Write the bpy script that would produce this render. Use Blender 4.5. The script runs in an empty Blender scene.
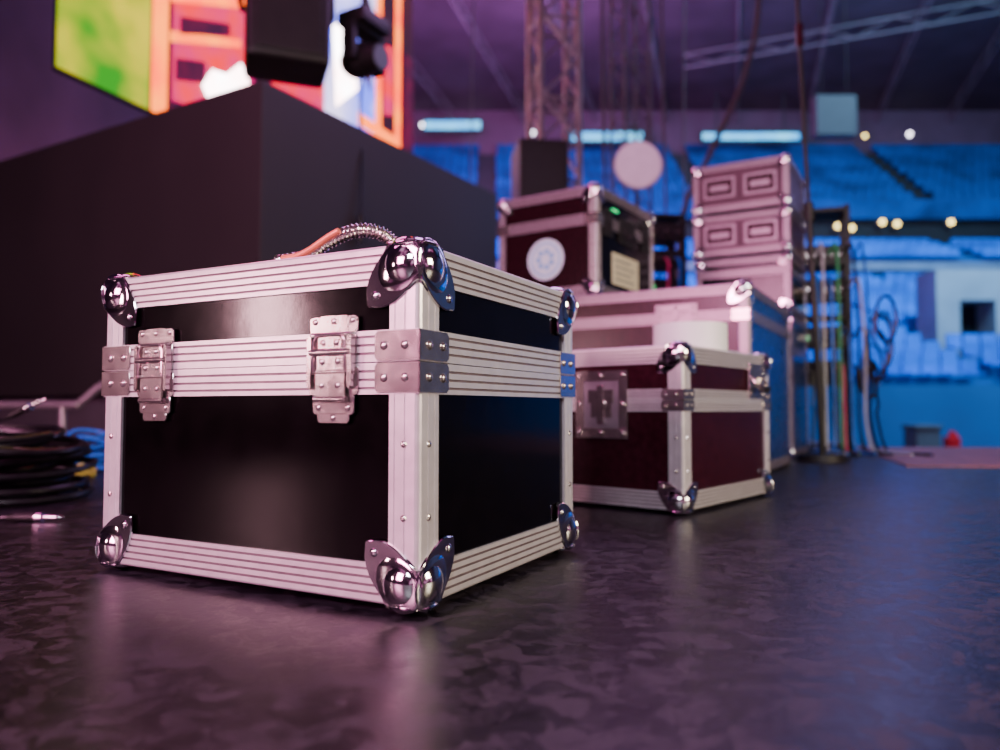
import bpy, bmesh, math, random
from mathutils import Vector, Matrix
random.seed(7)
V = Vector
COL = bpy.context.scene.collection

# ------------------------------------------------------------------ materials
def new_mat(name):
    m = bpy.data.materials.new(name); m.use_nodes = True
    nt = m.node_tree; b = nt.nodes['Principled BSDF']
    return m, nt, b

def mat(name, col, metal=0.0, rough=0.5, var=0.15, scale=8.0, bump=0.0, rvar=0.0, coat=0.0, emit=None, estr=0.0, stretch=(1,1,1), spec=0.5):
    m, nt, b = new_mat(name)
    N, L = nt.nodes, nt.links
    tc = N.new('ShaderNodeTexCoord'); mp = N.new('ShaderNodeMapping')
    mp.inputs['Scale'].default_value = stretch
    L.new(tc.outputs['Object'], mp.inputs['Vector'])
    no = N.new('ShaderNodeTexNoise'); no.inputs['Scale'].default_value = scale; no.inputs['Detail'].default_value = 5
    L.new(mp.outputs['Vector'], no.inputs['Vector'])
    r = N.new('ShaderNodeValToRGB')
    r.color_ramp.elements[0].position = 0.3; r.color_ramp.elements[1].position = 0.7
    r.color_ramp.elements[0].color = tuple(c*(1-var) for c in col)+(1,)
    r.color_ramp.elements[1].color = tuple(min(1, c*(1+var)) for c in col)+(1,)
    L.new(no.outputs['Fac'], r.inputs['Fac']); L.new(r.outputs['Color'], b.inputs['Base Color'])
    b.inputs['Metallic'].default_value = metal
    b.inputs['Roughness'].default_value = rough
    b.inputs['Coat Weight'].default_value = coat
    b.inputs['Specular IOR Level'].default_value = spec
    if rvar > 0:
        mr = N.new('ShaderNodeMapRange'); mr.inputs['To Min'].default_value = max(0.02, rough-rvar); mr.inputs['To Max'].default_value = rough+rvar
        L.new(no.outputs['Fac'], mr.inputs['Value']); L.new(mr.outputs['Result'], b.inputs['Roughness'])
    if bump > 0:
        bp = N.new('ShaderNodeBump'); bp.inputs['Strength'].default_value = bump; bp.inputs['Distance'].default_value = 0.002
        L.new(no.outputs['Fac'], bp.inputs['Height']); L.new(bp.outputs['Normal'], b.inputs['Normal'])
    if emit:
        b.inputs['Emission Color'].default_value = tuple(emit)+(1,); b.inputs['Emission Strength'].default_value = estr
    return m

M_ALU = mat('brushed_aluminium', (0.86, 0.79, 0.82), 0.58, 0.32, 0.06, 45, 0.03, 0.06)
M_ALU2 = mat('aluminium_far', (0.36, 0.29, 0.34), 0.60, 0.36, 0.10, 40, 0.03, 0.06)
M_GROOVE = mat('aluminium_groove_shade', (0.24, 0.18, 0.20), 0.6, 0.5, 0.2, 60)  # shade in the trim grooves, put into a darker metal colour
M_STEEL = mat('zinc_steel', (0.66, 0.58, 0.56), 0.95, 0.20, 0.08, 60, 0.05, 0.06)
M_CHROME = mat('chrome', (0.92, 0.90, 0.92), 1.0, 0.08, 0.04, 20, 0.04, 0.04)
M_BLACKLAM = mat('black_laminate', (0.0022, 0.0014, 0.0018), 0, 0.12, 0.3, 26, 0.08, 0.02, spec=.28)
M_MAROON = mat('dark_maroon_laminate', (0.030, 0.004, 0.009), 0, 0.24, 0.3, 60, 0.06, 0.05, spec=.3)
M_BLUEREFL = mat('laminate_blue_reflection', (0.010, 0.034, 0.16), 0, 0.28, 0.3, 20, 0.1, 0.05)  # black laminate with its blue reflection put into the base colour
M_BLACK = mat('matt_black', (0.010, 0.008, 0.009), 0, 0.5, 0.3, 12)
M_RUBBER = mat('black_rubber_cable', (0.008, 0.007, 0.009), 0, 0.34, 0.3, 30)
M_BLUECAB = mat('blue_cable', (0.01, 0.13, 0.6), 0, 0.4, 0.3, 30)
M_WHITECAB = mat('white_cable', (0.45, 0.45, 0.5), 0, 0.4, 0.2, 30)
M_GREENCAB = mat('green_cable', (0.03, 0.35, 0.12), 0, 0.4, 0.2, 30)
M_YELCAB = mat('yellow_cable', (0.5, 0.42, 0.05), 0, 0.4, 0.2, 30)
M_REDCAB = mat('magenta_cable', (0.6, 0.03, 0.15), 0, 0.4, 0.2, 30)
M_COPPER = mat('copper_rod', (0.8, 0.2, 0.12), 0.3, 0.35, 0.2, 30)
M_WHITE = mat('white_tape', (0.97, 0.98, 1.0), 0, 0.5, 0.01, 30)
M_CREAM = mat('cream_paper', (0.80, 0.72, 0.5), 0, 0.7, 0.08, 30)
M_INK = mat('ink', (0.08, 0.09, 0.13), 0, 0.6, 0.1, 30)
M_STICKW = mat('sticker_white', (0.70, 0.88, 1.0), 0, 0.4, 0.04, 30)
M_STICKB = mat('pale_blue_sticker', (0.20, 0.5, 0.8), 0, 0.4, 0.1, 30)
M_BLOCK = mat('black_stage_board', (0.034, 0.028, 0.030), 0, 0.65, 0.12, 1.2, 0, 0.05)
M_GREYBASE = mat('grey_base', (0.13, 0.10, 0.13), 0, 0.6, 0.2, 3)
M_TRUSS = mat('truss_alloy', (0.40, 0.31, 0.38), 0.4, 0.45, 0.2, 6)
M_WALL = mat('arena_wall_paint', (0.085, 0.05, 0.085), 0, 0.8, 0.35, 0.25)
M_CEIL = mat('arena_ceiling', (0.055, 0.045, 0.065), 0, 0.8, 0.3, 0.4)
M_BEAM = mat('roof_beam_paint', (0.13, 0.13, 0.155), 0, 0.6, 0.2, 1)
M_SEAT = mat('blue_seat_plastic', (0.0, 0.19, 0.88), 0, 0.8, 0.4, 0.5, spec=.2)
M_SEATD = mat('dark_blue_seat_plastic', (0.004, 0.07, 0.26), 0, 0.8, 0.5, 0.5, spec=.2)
M_TEAL = mat('teal_barrier_paint', (0.0, 0.14, 0.42), 0, 0.8, 0.2, 0.3, spec=.2)
M_PALE = mat('pale_concrete', (0.16, 0.26, 0.40), 0, 0.7, 0.2, 0.8)
M_PALE2 = mat('pale_painted_wall', (0.30, 0.34, 0.42), 0, 0.7, 0.15, 0.8)
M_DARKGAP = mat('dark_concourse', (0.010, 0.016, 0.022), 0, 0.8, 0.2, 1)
M_AFLOOR = mat('arena_floor_concrete', (0.03, 0.04, 0.07), 0, 0.5, 0.3, 0.5)
M_RED = mat('red_plastic', (0.8, 0.01, 0.02), 0, 0.4, 0.1, 5)
M_GREY = mat('grey_plastic', (0.13, 0.15, 0.19), 0, 0.5, 0.1, 5)
M_MON = mat('dim_grey_housing', (0.035, 0.032, 0.042), 0, 0.7, 0.1, 3)
M_LENS = mat('frosted_lens', (0.75, 0.6, 0.7), 0, 0.3, 0.08, 10, emit=(0.8, 0.5, 0.65), estr=0.2)
M_SCRB = mat('screen_bezel', (0.015, 0.012, 0.02), 0, 0.5, 0.2, 2)
M_RACKP = mat('mauve_panel', (0.09, 0.035, 0.06), 0.2, 0.4, 0.2, 10)

def emis(name, col, s, col2=None, scale=1.5):
    m, nt, b = new_mat(name); N, L = nt.nodes, nt.links
    b.inputs['Base Color'].default_value = (0.01, 0.01, 0.01, 1); b.inputs['Roughness'].default_value = 0.5
    tc = N.new('ShaderNodeTexCoord'); no = N.new('ShaderNodeTexNoise'); no.inputs['Scale'].default_value = scale; no.inputs['Detail'].default_value = 2
    L.new(tc.outputs['Object'], no.inputs['Vector'])
    r = N.new('ShaderNodeValToRGB'); r.color_ramp.elements[0].position = 0.36; r.color_ramp.elements[1].position = 0.64
    r.color_ramp.elements[0].color = tuple(col)+(1,); r.color_ramp.elements[1].color = tuple(col2 or col)+(1,)
    L.new(no.outputs['Fac'], r.inputs['Fac']); L.new(r.outputs['Color'], b.inputs['Emission Color'])
    b.inputs['Emission Strength'].default_value = s
    return m
E_GREEN = emis('led_green', (0.02, 0.30, 0.0), 1.7, (0.75, 0.60, 0.0), 1.3)
E_ORANGE = emis('led_orange', (1.0, 0.05, 0.0), 4.5, (1.0, 0.18, 0.0), 2)
E_RED = emis('led_red', (1.0, 0.0, 0.01), 2.2, (0.6, 0.0, 0.14), 2)
E_MAG = emis('led_magenta', (0.30, 0.0, 0.06), 0.8, (0.06, 0.0, 0.05), 2)
E_WHITE = emis('led_white', (1.0, 0.9, 0.95), 14, (1.0, 0.6, 0.6), 2)
E_LAV = emis('led_lavender', (0.10, 0.14, 1.0), 3.2, (0.7, 0.6, 1.0), 1.2)
E_DARK = emis('led_dark', (0.05, 0.002, 0.03), 0.8, (0.14, 0.005, 0.02), 1)
E_CYAN = emis('led_cyan', (0.02, 0.36, 0.95), 2.8, (0.12, 0.6, 1.0), 0.8)
E_YEL = emis('warm_lamp', (1.0, 0.75, 0.22), 9)
E_WHL = emis('white_lamp', (0.9, 0.85, 1.0), 11)
E_GRN = emis('green_indicator', (0.05, 1.0, 0.3), 2)

def floor_mat():
    m, nt, b = new_mat('mottled_stage_vinyl'); N, L = nt.nodes, nt.links
    tc = N.new('ShaderNodeTexCoord')
    n1 = N.new('ShaderNodeTexNoise'); n1.inputs['Scale'].default_value = 22; n1.inputs['Detail'].default_value = 6
    L.new(tc.outputs['Object'], n1.inputs['Vector'])
    mx = N.new('ShaderNodeMix'); mx.data_type = 'VECTOR'; mx.inputs['Factor'].default_value = 0.05
    L.new(tc.outputs['Object'], mx.inputs[4]); L.new(n1.outputs['Color'], mx.inputs[5])
    vo = N.new('ShaderNodeTexVoronoi'); vo.inputs['Scale'].default_value = 52; L.new(mx.outputs[1], vo.inputs['Vector'])
    n2 = N.new('ShaderNodeTexNoise'); n2.inputs['Scale'].default_value = 90; n2.inputs['Detail'].default_value = 8; n2.inputs['Distortion'].default_value = 1.2
    L.new(mx.outputs[1], n2.inputs['Vector'])
    n3 = N.new('ShaderNodeTexNoise'); n3.inputs['Scale'].default_value = 2.6; n3.inputs['Detail'].default_value = 5
    L.new(tc.outputs['Object'], n3.inputs['Vector'])
    sep = N.new('ShaderNodeSeparateColor'); L.new(vo.outputs['Color'], sep.inputs[0])
    ma = N.new('ShaderNodeMath'); ma.operation = 'MULTIPLY_ADD'; ma.inputs[1].default_value = 0.40
    L.new(sep.outputs[0], ma.inputs[0])
    mb = N.new('ShaderNodeMath'); mb.operation = 'MULTIPLY'; mb.inputs[1].default_value = 0.9; L.new(n2.outputs['Fac'], mb.inputs[0])
    L.new(mb.outputs[0], ma.inputs[2])
    mc = N.new('ShaderNodeMath'); mc.operation = 'MULTIPLY_ADD'; mc.inputs[1].default_value = 0.30; L.new(n3.outputs['Fac'], mc.inputs[0]); L.new(ma.outputs[0], mc.inputs[2])
    r = N.new('ShaderNodeValToRGB'); e = r.color_ramp.elements
    e[0].position = 0.50; e[0].color = (0.0030, 0.0022, 0.0040, 1); e[1].position = 1.0; e[1].color = (0.032, 0.024, 0.036, 1)
    x = e.new(0.78); x.color = (0.0100, 0.0072, 0.0120, 1)
    L.new(mc.outputs[0], r.inputs['Fac']); L.new(r.outputs['Color'], b.inputs['Base Color'])
    mr = N.new('ShaderNodeMapRange'); mr.inputs['From Min'].default_value = 0.5; mr.inputs['From Max'].default_value = 1.05
    mr.inputs['To Min'].default_value = 0.30; mr.inputs['To Max'].default_value = 0.46
    L.new(mc.outputs[0], mr.inputs['Value']); L.new(mr.outputs['Result'], b.inputs['Roughness'])
    bp = N.new('ShaderNodeBump'); bp.inputs['Strength'].default_value = 0.22; bp.inputs['Distance'].default_value = 0.002
    L.new(ma.outputs[0], bp.inputs['Height']); L.new(bp.outputs['Normal'], b.inputs['Normal'])
    b.inputs['Specular IOR Level'].default_value = 0.30
    return m
M_FLOOR = floor_mat()

def brick_mat():
    m, nt, b = new_mat('pink_brick_mat'); N, L = nt.nodes, nt.links
    tc = N.new('ShaderNodeTexCoord'); br = N.new('ShaderNodeTexBrick'); br.inputs['Scale'].default_value = 6
    br.inputs['Color1'].default_value = (0.34, 0.13, 0.16, 1); br.inputs['Color2'].default_value = (0.20, 0.08, 0.12, 1); br.inputs['Mortar'].default_value = (0.08, 0.04, 0.06, 1)
    L.new(tc.outputs['Object'], br.inputs['Vector']); L.new(br.outputs['Color'], b.inputs['Base Color']); b.inputs['Roughness'].default_value = 0.6
    return m
M_BRICK = brick_mat()

# ------------------------------------------------------------------ mesh helpers
def mk(name, bm, mats, parent=None, smooth=False, recalc=True):
    if recalc: bmesh.ops.recalc_face_normals(bm, faces=bm.faces)
    me = bpy.data.meshes.new(name); bm.to_mesh(me); bm.free()
    for m in (mats if isinstance(mats, (list, tuple)) else [mats]): me.materials.append(m)
    if smooth:
        for p in me.polygons: p.use_smooth = True
        try: me.set_sharp_from_angle(angle=math.radians(38))
        except Exception: pass
    o = bpy.data.objects.new(name, me); COL.objects.link(o)
    if parent: o.parent = parent
    return o

def empty(name, loc=(0,0,0), rz=0.0, label='', category='', group=None):
    o = bpy.data.objects.new(name, None); o.empty_display_size = 0.1
    o.location = loc; o.rotation_euler = (0, 0, math.radians(rz)); COL.objects.link(o)
    tag(o, label, category, group); return o

def tag(o, label, category, group=None, kind=None):
    if label: o['label'] = label
    if category: o['category'] = category
    if group: o['group'] = group
    if kind: o['kind'] = kind
    return o

def box(bm, lo, hi, mi=0):
    vs = [bm.verts.new((x, y, z)) for x in (lo[0], hi[0]) for y in (lo[1], hi[1]) for z in (lo[2], hi[2])]
    for q in ((0,1,3,2),(4,6,7,5),(0,4,5,1),(2,3,7,6),(0,2,6,4),(1,5,7,3)):
        bm.faces.new([vs[i] for i in q]).material_index = mi
    return vs

def bbox(bm, lo, hi, bv=0.004, mi=0, seg=2):
    vs = box(bm, lo, hi, mi)
    es = list({e for v in vs for e in v.link_edges})
    r = bmesh.ops.bevel(bm, geom=es, offset=bv, segments=seg, affect='EDGES', profile=0.6)
    for f in r['faces']: f.material_index = mi

def frame_of(d):
    d = d.normalized(); a = V((0,0,1)) if abs(d.z) < 0.9 else V((1,0,0))
    u = d.cross(a).normalized(); return u, d.cross(u).normalized()

def cyl(bm, p0, p1, r, seg=12, mi=0, r2=None):
    p0, p1 = V(p0), V(p1); u, w = frame_of(p1-p0); r2 = r if r2 is None else r2
    A, B = [], []
    for i in range(seg):
        a = 2*math.pi*i/seg; o = u*math.cos(a)+w*math.sin(a)
        A.append(bm.verts.new(p0+o*r)); B.append(bm.verts.new(p1+o*r2))
    for i in range(seg):
        j = (i+1) % seg; bm.faces.new((A[i], A[j], B[j], B[i])).material_index = mi
    bm.faces.new(A[::-1]).material_index = mi; bm.faces.new(B).material_index = mi

def tube(bm, pts, r, seg=8, mi=0, closed=False):
    pts = [V(p) for p in pts]; n = len(pts); rings = []; prev = None
    for k in range(n):
        if closed: d = pts[(k+1) % n]-pts[k-1]
        else: d = pts[min(k+1, n-1)]-pts[max(k-1, 0)]
        if d.length < 1e-9: d = V((1,0,0))
        d.normalize()
        if prev is None: u, w = frame_of(d)
        else:
            u = prev-d*prev.dot(d); u = u.normalized() if u.length > 1e-6 else frame_of(d)[0]; w = d.cross(u)
        prev = u
        rr = r(k/(n-1)) if callable(r) else r
        rings.append([bm.verts.new(pts[k]+(u*math.cos(2*math.pi*i/seg)+w*math.sin(2*math.pi*i/seg))*rr) for i in range(seg)])
    for k in range(n if closed else n-1):
        A, B = rings[k], rings[(k+1) % n]
        for i in range(seg):
            j = (i+1) % seg; bm.faces.new((A[i], A[j], B[j], B[i])).material_index = mi
    if not closed:
        bm.faces.new(rings[0][::-1]).material_index = mi; bm.faces.new(rings[-1]).material_index = mi

def catmull(P, n=8, closed=False):
    P = [V(p) for p in P]; out = []; m = len(P)
    rng = range(m if closed else m-1)
    for i in rng:
        if closed: a, b, c, d = P[i-1], P[i], P[(i+1) % m], P[(i+2) % m]
        else: a, b, c, d = P[max(i-1, 0)], P[i], P[i+1], P[min(i+2, m-1)]
        for k in range(n):
            t = k/n
            out.append(0.5*((2*b)+(c-a)*t+(2*a-5*b+4*c-d)*t*t+(3*b-a-3*c+d)*t**3))
    if not closed: out.append(P[-1])
    return out

def ellipsoid(bm, c, A, B, C, seg=20, rings=12, mi=0):
    c = V(c); A, B, C = V(A), V(B), V(C); R = []
    top = bm.verts.new(c+C); bot = bm.verts.new(c-C)
    for i in range(1, rings):
        ph = math.pi*i/rings; s, co = math.sin(ph), math.cos(ph)
        R.append([bm.verts.new(c+C*co+(A*math.cos(2*math.pi*j/seg)+B*math.sin(2*math.pi*j/seg))*s) for j in range(seg)])
    for j in range(seg):
        k = (j+1) % seg
        bm.faces.new((top, R[0][j], R[0][k])).material_index = mi
        bm.faces.new((bot, R[-1][k], R[-1][j])).material_index = mi
        for i in range(len(R)-1):
            bm.faces.new((R[i][j], R[i+1][j], R[i+1][k], R[i][k])).material_index = mi

def sphere(bm, c, r, seg=16, rings=10, mi=0):
    ellipsoid(bm, c, (r,0,0), (0,r,0), (0,0,r), seg, rings, mi)

def rivet(bm, c, n, r=0.004, mi=0):
    n = V(n).normalized(); u, w = frame_of(n)
    ellipsoid(bm, c, u*r, w*r, n*r*0.55, 12, 6, mi)

def plate(bm, O, P, Q, N, pts, t, mi=0, ch=0.0):
    O, P, Q, N = V(O), V(P), V(Q), V(N)
    cx = sum(p[0] for p in pts)/len(pts); cy = sum(p[1] for p in pts)/len(pts)
    A = [bm.verts.new(O+P*p+Q*q) for p, q in pts]
    B = [bm.verts.new(O+P*p+Q*q+N*(t-ch)) for p, q in pts]
    lay = [A, B]
    if ch > 0:
        C = []
        for p, q in pts:
            d = math.hypot(p-cx, q-cy); k = max(0, 1-ch/max(d, 1e-6))
            C.append(bm.verts.new(O+P*(cx+(p-cx)*k)+Q*(cy+(q-cy)*k)+N*t))
        lay.append(C)
    n = len(pts)
    for X, Y in zip(lay[:-1], lay[1:]):
        for i in range(n):
            j = (i+1) % n; bm.faces.new((X[i], X[j], Y[j], Y[i])).material_index = mi
    bm.faces.new(A[::-1]).material_index = mi; bm.faces.new(lay[-1]).material_index = mi

# groove profiles; each point carries the material of the segment that starts there
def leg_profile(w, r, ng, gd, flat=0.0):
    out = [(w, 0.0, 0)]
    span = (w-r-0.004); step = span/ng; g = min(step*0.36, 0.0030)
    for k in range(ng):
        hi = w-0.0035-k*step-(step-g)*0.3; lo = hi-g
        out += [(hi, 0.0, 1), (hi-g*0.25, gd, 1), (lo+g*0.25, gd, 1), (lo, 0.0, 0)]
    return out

def extr(bm, P, d, L, A, B, prof):
    X = [bm.verts.new(P+A*a+B*b) for a, b, m in prof]; Y = [bm.verts.new(P+d*L+A*a+B*b) for a, b, m in prof]
    n = len(prof)
    for i in range(n):
        j = (i+1) % n; bm.faces.new((X[i], X[j], Y[j], Y[i])).material_index = prof[i][2]
    bm.faces.new(X); bm.faces.new(Y[::-1])

def l_trim(bm, P, d, L, A, B, w, t, r=0.005, ng=4, gd=0.0020):
    P, d, A, B = V(P), V(d), V(A), V(B)
    la = leg_profile(w, r, ng, gd); prof = [(w, t, 0)]+la
    for k in range(1, 5):
        an = math.pi/2*k/5; prof.append((r-r*math.sin(an), r-r*math.cos(an), 0))
    rev = list(reversed(la)); mats = [rev[i+1][2] if i+1 < len(rev) else 0 for i in range(len(rev))]
    prof += [(b, a, mm) for (a, b, _), mm in zip(rev, mats)]+[(t, w, 0), (t, t, 0)]
    extr(bm, P, d, L, A, B, prof)

def flat_trim(bm, P, d, L, A, N, w, t, ng=3, gd=0.0018):
    P, d, A, N = V(P), V(d), V(A), V(N)
    prof = [(w, t, 0)]+leg_profile(w, 0.003, ng, gd)+[(0, 0, 0), (0, t, 0)]
    extr(bm, P, d, L, A, N, prof)

# ------------------------------------------------------------------ flight case
EX, EY, EZ = V((1,0,0)), V((0,1,0)), V((0,0,1))
LEAF = [(0,.043),(.009,.048),(.020,.058),(.034,.067),(.050,.072),(.063,.071),(.070,.070),(.071,.063),(.072,.050),(.067,.034),(.058,.020),(.048,.009),(.043,0)]

def ball_corner(parent, O, A, B, C, s, m):
    bm = bmesh.new(); O = V(O)
    c = 0.0240*s; r = 0.0355*s
    ctr = O+(A+B+C)*c
    sphere(bm, ctr, r, 32, 20)
    pts0 = [V((p, q, 0)) for p, q in LEAF]
    sm = catmull(pts0, 3)
    for P, Q, N in ((A, B, -C), (B, C, -A), (C, A, -B)):
        pts = [(p.x*s, p.y*s) for p in sm]+[(0.018*s, -0.0015), (-0.0015, 0.018*s)]
        plate(bm, O+N*0.0002, P, Q, N, pts, 0.0024*s+0.0006, 0, 0.0012*s)
        D = (P+Q).normalized(); E = N.cross(D)
        ellipsoid(bm, O+(P+Q)*0.026*s+N*0.0003*s, D*0.036*s, E*0.030*s, N*0.0060*s, 24, 14)
        rivet(bm, O+(P+Q)*.058*s+N*0.003*s, N, 0.0055*s)
    return mk('ball_corner', bm, m, parent, True)

def brace(parent, O, A, B, z0, h, ln, m, t=0.002, nr=2):
    bm = bmesh.new(); O = V(O)+EZ*z0
    for P, N in ((A, -B), (B, -A)):
        rr = 0.004
        pts = [(-t, 0), (ln-rr, 0), (ln, rr), (ln, h-rr), (ln-rr, h), (-t, h)]
        plate(bm, O, P, EZ, N, pts, t, 0, 0.0005)
        for k in range(nr):
            a = ln*(0.30+0.48*k)
            rivet(bm, O+P*a+EZ*(h*0.5)+N*t, N, min(0.0055, h*0.17))
    return mk('corner_brace', bm, m, parent, True)

def draw_latch(parent, O, P, N, zc, s, m):
    O = V(O); P = V(P); N = V(N); hold = [bmesh.new()]
    def pl(x0, x1, z0, z1, n0, t, c=0.003):
        c *= s
        pts = [(x0*s+c, z0*s), (x1*s-c, z0*s), (x1*s, z0*s+c), (x1*s, z1*s-c), (x1*s-c, z1*s), (x0*s+c, z1*s), (x0*s, z1*s-c), (x0*s, z0*s+c)]
        plate(hold[0], O+N*n0*s, P, EZ, N, pts, t*s, 0, 0.0006*s)
    def c(x0, x1, z, n, r): cyl(hold[0], O+P*x0*s+EZ*z*s+N*n*s, O+P*x1*s+EZ*z*s+N*n*s, r*s, 12)
    def rv(L):
        for x, z, n in L: rivet(hold[0], O+P*x*s+EZ*z*s+N*n*s, N, 0.0042*s)
    pl(-.034, .034, .006, .036, 0.0, .0022); pl(-.022, .022, .034, .057, 0.0, .0022)
    pl(-.036, -.020, .036, .056, 0.0, .0022); pl(.020, .036, .036, .056, 0.0, .0022)
    pl(-.037, .037, -.037, -.004, 0.0, .0022); pl(-.031, .031, -.060, -.036, 0.0, .0022); pl(-.024, .024, -.070, -.058, 0.0, .0022)
    c(-.034, .034, -.010, .006, .0034); c(-.030, .030, .034, .005, .0030)
    rv([(-.028, .050, .002), (0, .050, .002), (.028, .050, .002), (-.022, -.052, .002), (0, -.064, .002), (.022, -.052, .002)])
    root = mk('draw_latch', hold[0], m, parent, True)
    hold[0] = bmesh.new()
    pl(-.033, -.027, -.030, .034, .002, .009); pl(.027, .033, -.030, .034, .002, .009)
    pl(-.022, .022, -.040, .012, .006, .0025); pl(-.018, .018, .014, .032, .004, .005)
    c(-.030, .030, .013, .008, .0048); c(-.024, .024, -.042, .007, .0036)
    tube(hold[0], [O+P*x*s+EZ*z*s+N*n*s for x, z, n in ((-.024, -.010, .010), (-.024, .026, .010), (-.018, .033, .010), (.018, .033, .010), (.024, .026, .010), (.024, -.010, .010))], .0020*s, 8)
    rv([(-.012, .002, .0085), (.012, .002, .0085), (-.012, -.026, .0085), (.012, -.026, .0085), (-.010, .024, .009), (.010, .024, .009)])
    mk('latch_lever', hold[0], m, root, True)
    return root

def butterfly_latch(parent, O, P, N, w, h, m, mdark):
    bm = bmesh.new(); O = V(O); P = V(P); N = V(N)
    def pl(x0, x1, z0, z1, n0, t, mi=0):
        plate(bm, O+N*n0, P, EZ, N, [(x0, z0), (x1, z0), (x1, z1), (x0, z1)], t, mi, 0.0006)
    b = w*0.16
    pl(-w/2, w/2, -h/2, -h/2+b, 0, .004); pl(-w/2, w/2, h/2-b, h/2, 0, .004)
    pl(-w/2, -w/2+b, -h/2+b, h/2-b, 0, .004); pl(w/2-b, w/2, -h/2+b, h/2-b, 0, .004)
    pl(-w/2+b, w/2-b, -h/2+b, h/2-b, 0.0, .001, 1)
    for x in (-1, 0, 1):
        for z in (-1, 1):
            rivet(bm, O+P*x*(w/2-b/2)+EZ*z*(h/2-b/2)+N*.004, N, b*.28)
    for x in (-1, 1):
        rivet(bm, O+P*x*(w/2-b/2)+N*.004, N, b*.28)
    root = mk('butterfly_latch', bm, [m, mdark], parent, True)
    bm = bmesh.new(); ih = h/2-b
    pl(-w*.20, w*.20, -ih*.55, ih*.55, .001, .002)
    pl(-w*.06, w*.06, -ih*.8, ih*.8, .002, .006)
    pl(-w*.24, -w*.05, ih*.05, ih*.62, .003, .003); pl(w*.05, w*.24, ih*.05, ih*.62, .003, .003)
    cyl(bm, O+N*.002, O+N*.010, w*.09, 14)
    mk('twist_knob', bm, m, root, True)
    return root

def recess_handle(parent, O, P, N, w, h, m, mdark):
    bm = bmesh.new(); O = V(O); P = V(P); N = V(N)
    def pl(b, x0, x1, z0, z1, n0, t, mi=0):
        plate(b, O+N*n0, P, EZ, N, [(x0, z0), (x1, z0), (x1, z1), (x0, z1)], t, mi, 0.0006)
    b = 0.013
    pl(bm, -w/2, w/2, -h/2, -h/2+b, 0, .004); pl(bm, -w/2, w/2, h/2-b, h/2, 0, .004)
    pl(bm, -w/2, -w/2+b, -h/2+b, h/2-b, 0, .004); pl(bm, w/2-b, w/2, -h/2+b, h/2-b, 0, .004)
    pl(bm, -w/2+b, w/2-b, -h/2+b, h/2-b, 0.0, .001, 1)
    root = mk('recessed_handle', bm, [m, mdark], parent, True)
    bm = bmesh.new(); pl(bm, -w*.3, w*.3, -h*.16, h*.12, .001, .006); mk('handle_grip', bm, m, root, True)
    return root

def spring_handle(parent, O, P, N, w, h, m, mgrip):
    bm = bmesh.new(); O = V(O); P = V(P); N = V(N)
    plate(bm, O, P, EZ, N, [(-w/2, -h/2), (w/2, -h/2), (w/2, h/2), (-w/2, h/2)], .003, 0, .0006)
    for x in (-1, 1):
        for z in (-1, 1): rivet(bm, O+P*x*w*.42+EZ*z*h*.36+N*.003, N, .0045)
    pts = catmull([O+P*(-w*.36)+EZ*h*.1+N*.004, O+P*(-w*.36)-EZ*h*.1+N*.016, O+P*(-w*.2)-EZ*h*.22+N*.022, O+P*(w*.2)-EZ*h*.22+N*.022, O+P*(w*.36)-EZ*h*.1+N*.016, O+P*(w*.36)+EZ*h*.1+N*.004], 5)
    tube(bm, pts, .004, 8, 0)
    root = mk('handle', bm, m, parent, True)
    bm = bmesh.new(); cyl(bm, O-P*w*.22-EZ*h*.22+N*.022, O+P*w*.22-EZ*h*.22+N*.022, .009, 12); mk('handle_grip', bm, mgrip, root, True)
    return root

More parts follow.
